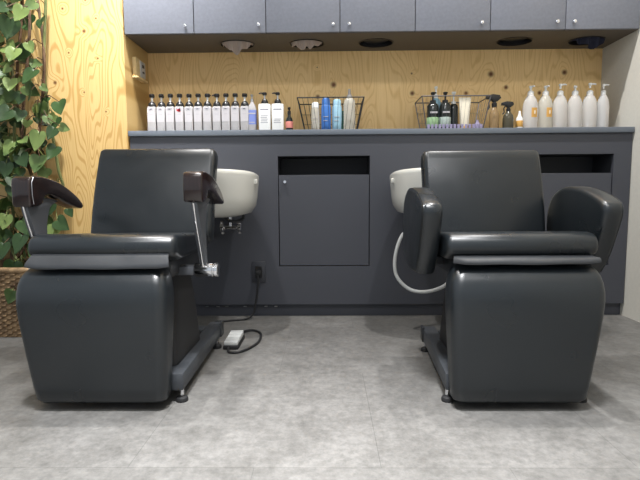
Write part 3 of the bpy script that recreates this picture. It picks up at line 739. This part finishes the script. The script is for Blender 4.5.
def can(x, y, r, h, m, capm, caph, label, caplab=None, shoulder=.02):
    t = thing('spray_can', (x, y, ZB), label, 'can', 'spray cans in the black wire basket'); c = (x, y, ZB)
    at(disc_lathe([(.0001, 0), (r * .95, 0), (r, .004), (r, h - shoulder), (r * .8, h - shoulder * .3), (r * .6, h), (.0001, h)]), c).build('can_body', m, t)
    at(disc_lathe([(.0001, h - shoulder * .4), (r * .86, h - shoulder * .4), (r * .84, h + caph * .7), (r * .62, h + caph), (.0001, h + caph)]), c).build('cap', capm, t)
    at(MB().box((-r * .55, -r - .0012, h * .50), (r * .45, -r * .80, h * .52)).box((-r * .55, -r - .0012, h * .36), (r * .3, -r * .80, h * .38)), c).build('print', 'milk', t)
can(-.058, 2.685, .0235, .135, 'clear2', 'white', .022, 'white-capped pale can at the left in the black basket')
can(.000, 2.685, .0265, .150, 'blue', 'blue', .030, 'bright blue spray can in the black basket')
can(.060, 2.685, .0265, .148, 'lightblue', 'lightblue', .024, 'pale blue spray can in the black basket')
t = thing('bottle', (.128, 2.68, ZB), 'tall cream translucent bottle with a clear nozzle at the right in the black basket', 'bottle'); c = (.128, 2.68, ZB)
at(disc_lathe([(.0001, 0), (.031, 0), (.0325, .005), (.0325, .140), (.029, .165), (.016, .178), (.0001, .179)]), c).build('bottle_body', 'clear2', t)
at(disc_lathe([(.0001, .177), (.015, .177), (.014, .190), (.008, .2), (.006, .226), (.0001, .227)]), c).build('nozzle', 'clear', t)
t = thing('bottle', (.094, 2.735, ZB), 'narrow dark green bottle behind the pale blue can', 'bottle'); c = (.094, 2.735, ZB)
at(disc_lathe([(.0001, 0), (.018, 0), (.019, .004), (.019, .085), (.012, .10), (.0001, .101)]), c).build('bottle_body', 'teal', t)
at(disc_lathe([(.0001, .100), (.011, .100), (.011, .118), (.0001, .119)]), c).build('cap', 'teal', t)

def dark_bottle(x, y, r, h, lm, pumpm, label, top, rot=.5):
    t = thing('pump_bottle', (x, y, ZB), label, 'bottle', 'dark bottles in the silver basket'); c = (x, y, ZB)
    at(disc_lathe([(.0001, 0), (r * .96, 0), (r, .004), (r, h * .86), (r * .8, h * .95), (r * .42, h), (.0001, h)]), c).build('bottle_body', 'dark', t)
    if lm: at(disc_lathe([(r + .0003, h * .12), (r + .0007, h * .125), (r + .0007, h * .46), (r + .0003, h * .465)]), c).build('label_panel', lm, t)
    if lm: at(MB().box((-r * .6, -r - .0015, h * .60), (r * .6, -r * .82, h * .66)), c).build('print', 'milk', t)
    hd = pump_head(disc_lathe([(.0001, h - .002), (r * .5, h - .002), (r * .5, h + .012), (.0045, h + .014), (.0045, top - .012), (.0001, top - .012)]), top - .014, .02, .026, .014)
    R = Matrix.Rotation(rot, 3, 'Z'); hd.v = [R @ p for p in hd.v]; at(hd, c).build('pump_head', pumpm, t)
dark_bottle(.584, 2.69, .032, .150, 'green', 'blackp', 'black pump bottle with a green label at the left in the silver basket', .207)
dark_bottle(.651, 2.69, .031, .152, 'sage', 'blackp', 'black pump bottle with a grey-green label in the silver basket', .207, .2)
dark_bottle(.705, 2.72, .026, .150, None, 'white', 'dark bottle with a white pump behind the cream tube', .214, .1)
t = thing('pump_bottle', (.612, 2.742, ZB), 'tall clear bottle with a white pump behind the black bottles', 'bottle'); c = (.612, 2.742, ZB)
at(disc_lathe([(.0001, 0), (.029, 0), (.030, .005), (.030, .150), (.022, .175), (.010, .185), (.0001, .186)]), c).build('bottle_body', 'lightblue', t)
at(pump_head(disc_lathe([(.0001, .184), (.012, .184), (.012, .202), (.005, .204), (.005, .240), (.0001, .240)]), .236, .016, .022, .012), c).build('pump_head', 'white', t)
t = thing('cream_tube', (.757, 2.685, ZB), 'cream squeeze tube standing on its orange cap in the silver basket', 'tube'); c = (.757, 2.685, ZB)
at(MB().loft([sq(.021, .016, .022, .0155), sq(.024, .017, .028, .0165), sq(.027, .013, .09, .0125), sq(.031, .007, .150, .006), sq(.033, .003, .168, .002), sq(.033, .003, .176, .002)]), c).build('tube_body', 'cream', t)
at(disc_lathe([(.0001, 0), (.018, 0), (.019, .003), (.018, .022), (.0001, .022)]), c).build('cap', 'orange', t)
t = MB(); t.lathe((.826, 2.68, ZB), [(.0001, 0), (.014, 0), (.015, .004), (.015, .03), (.013, .036), (.007, .044), (.006, .055), (.0001, .056)]); tag(t.build('jar', 'lilac'), 'small lilac jar at the right end of the silver basket', 'jar')

def spray(x, y, r, h, top, bm_, label, s=1.0):
    t = thing('spray_bottle', (x, y, Z0), label, 'bottle', 'trigger spray bottles'); c = (x, y, Z0)
    at(disc_lathe([(.0001, 0), (r * .96, 0), (r, .004), (r, h * .62), (r * .86, h * .80), (r * .5, h * .96), (r * .42, h), (.0001, h)]), c).build('bottle_body', bm_, t)
    hd = MB().lathe((0, 0, 0), [(.0001, h - .002), (.012 * s, h - .002), (.012 * s, h + .016 * s), (.008 * s, h + .02 * s), (.008 * s, h + .028 * s), (.0001, h + .028 * s)], 14)
    a = h + .024 * s
    hd.prism([(-.042 * s, a + .012 * s), (-.040 * s, a + .026 * s), (-.010 * s, a + .034 * s), (.022 * s, a + .030 * s), (.030 * s, a + .016 * s), (.012 * s, a), (-.010 * s, a), (-.016 * s, a + .010 * s)], 'y', -.009 * s, .009 * s, .003, 2)
    at(hd, c).build('spray_head', 'blackp', t)
    tg = MB().tube(crspline([(-.016 * s, 0, a + .010 * s), (-.026 * s, 0, a - .006 * s), (-.024 * s, 0, a - .026 * s), (-.032 * s, 0, a - .038 * s)], 4), .0035 * s, 7)
    at(tg, c).build('trigger', 'blackp', t)
spray(.912, 2.67, .026, .128, .2, 'brown', 'translucent brown spray bottle with a black trigger beside the silver basket', 1.15)
spray(.985, 2.66, .0285, .100, .15, 'olive', 'shorter dark spray bottle with a black trigger', .95)

def small_white(x, y, r, h, label, lm):
    t = thing('small_bottle', (x, y, Z0), label, 'bottle', 'small white bottles'); c = (x, y, Z0)
    at(disc_lathe([(.0001, 0), (r * .95, 0), (r, .003), (r, h * .62), (r * .55, h * .74), (r * .45, h * .8), (r * .3, h), (.0001, h)]), c).build('bottle_body', 'white', t)
    if lm: at(disc_lathe([(r + .0003, h * .18), (r + .0006, h * .185), (r + .0006, h * .5), (r + .0003, h * .505)]), c).build('label_panel', lm, t)
small_white(1.020, 2.71, .011, .093, 'tiny white bottle peeping out beside the dark spray bottle', None)
small_white(1.050, 2.67, .0175, .105, 'small white bottle with an amber label left of the large clear bottles', 'amber')

# six large clear pump bottles
G6 = 'large clear refill pump bottles at the right end of the worktop'
l6 = ['large clear pump bottle with an amber label, next to the small white bottle', 'large cream-filled clear pump bottle with an amber label, second of the large ones', 'large clear pump bottle without a label just right of the amber-labelled pair',
      'large clear pump bottle with the shortest pump, third from the right wall', 'large clear pump bottle with its spout turned right, second from the right wall', 'narrow clear pump bottle closest to the right wall']
def big(loc, label):
    t = thing('refill_bottle', (0, 0, 0), label, 'bottle', G6)
    disc_lathe([(.0001, 0), (.037, 0), (.0395, .005), (.0395, .118), (.0375, .140), (.0325, .160), (.024, .178), (.0165, .187), (.0145, .189), (.0001, .189)], 24).build('bottle_body', 'clear3', t)
    disc_lathe([(.0001, .187), (.016, .187), (.0165, .190), (.016, .206), (.009, .213), (.0001, .214)], 16).build('collar', 'white', t)
    h = disc_lathe([(.0001, .213), (.005, .213), (.005, .230), (.0001, .230)], 10); pump_head(h, .227, .016, .030, .012); h.build('pump_head', 'white', t)
    return t
xs6 = [1.110, 1.190, 1.2695, 1.349, 1.4285, 1.501]; r6 = [.3, .2, 1.0, -.6, 1.45, 1.2]; dz = [0, 0, .009, -.002, .012, .006]
pb = None
for i in range(6):
    loc = (xs6[i], 2.68, Z0)
    if pb is None: b_ = pb = place(big(loc, l6[0]), loc, l6[0], G6)
    else: b_ = place(copy_tree(pb), loc, l6[i], G6)
    if i == 5: b_.scale = (.80, .80, 1)
    for ch in b_.children:
        if ch.name.startswith('pump_head'): ch.rotation_euler = (0, 0, r6[i]); ch.location.z = dz[i]
        if ch.name.startswith('bottle_body') and i == 1: ch.data = ch.data.copy(); ch.data.materials[0] = M['clear2']
for x_ in (1.110, 1.190):
    par = [q for q in COL.objects if q.name.startswith('refill_bottle') and abs(q.location.x - x_) < .001][0]
    lb = MB()
    def arc(r, z): return [Vector((r * math.sin(a), -r * math.cos(a), z)) for a in [(.22 + (k - 5) * .085) for k in range(11)]]
    lo, hi = arc(.0398, .068), arc(.0398, .118); lo2, hi2 = arc(.0403, .068), arc(.0403, .118)
    lb.loft([lo, lo2, hi2, hi, lo], False, False)
    o = lb.build('label_panel', 'amber', None, origin=(0, 0, 0)); o.parent = par
    lt = MB().box((.006, -.0412, .085), (.012, -.0385, .103)); o2 = lt.build('print', 'cream', None, origin=(0, 0, 0)); o2.parent = par

# ------------------------------------------------------------------ light
def lamp(loc, e, size, col=(1, .95, .88), spread=PI, tgt=None, shape='DISK', size_y=None):
    l = bpy.data.lights.new('ceiling_lamp_or_fill_light', 'AREA'); l.energy = e; l.shape = shape; l.size = size; l.color = col; l.spread = spread
    if size_y: l.size_y = size_y
    o = bpy.data.objects.new('ceiling_lamp_or_fill_light', l); COL.objects.link(o); o.location = loc
    if tgt: o.rotation_euler = (Vector(tgt) - Vector(loc)).to_track_quat('-Z', 'Y').to_euler()
    return o
lamp((-.80, 1.78, HC - .01), 60, .07, (1, .985, .97))
lamp((.70, 1.82, HC - .01), 62, .07, (1, .985, .97))
lamp((-.85, 1.60, HC - .02), 11.5, .07, (1, .99, .98), spread=.75, tgt=(-1.06, 2.56, 1.66))
lamp((-.1, .35, HC - .01), 64, .5, (.97, .98, 1), spread=1.05, shape='RECTANGLE', size_y=.5)
lamp((0, -.9, HC - .01), 64, 2.2, (.97, .98, 1), shape='RECTANGLE', size_y=.5)  # unseen wide panel added behind the camera as fill for niche and walls

w = bpy.data.worlds.new('daylight'); sc.world = w; w.use_nodes = True
bg = w.node_tree.nodes['Background']; bg.inputs['Color'].default_value = (.86, .93, 1, 1); bg.inputs['Strength'].default_value = .7

# ------------------------------------------------------------------ camera
cam = bpy.data.cameras.new('camera'); cam.sensor_width = 36; cam.lens = 479.9 / 640 * 36; cam.clip_start = .02
co_ = bpy.data.objects.new('camera', cam); COL.objects.link(co_); sc.camera = co_
pt, yw, rl = .0950, .0139, -.0064
fw = Vector((-math.sin(yw) * math.cos(pt), math.cos(yw) * math.cos(pt), -math.sin(pt)))
r_ = Vector((math.cos(yw), math.sin(yw), 0)); u_ = r_.cross(fw)
r2 = r_ * math.cos(rl) + u_ * math.sin(rl); u2 = -r_ * math.sin(rl) + u_ * math.cos(rl)
mt = Matrix((r2, u2, -fw)).transposed().to_4x4(); mt.translation = Vector((0, 0, .6627)); co_.matrix_world = mt
vs = sc.view_settings
sc.display_settings.display_device = 'sRGB'
vs.view_transform = 'Standard'; vs.look = 'None'; vs.gamma = 1; vs.exposure = 0; vs.use_curve_mapping = False
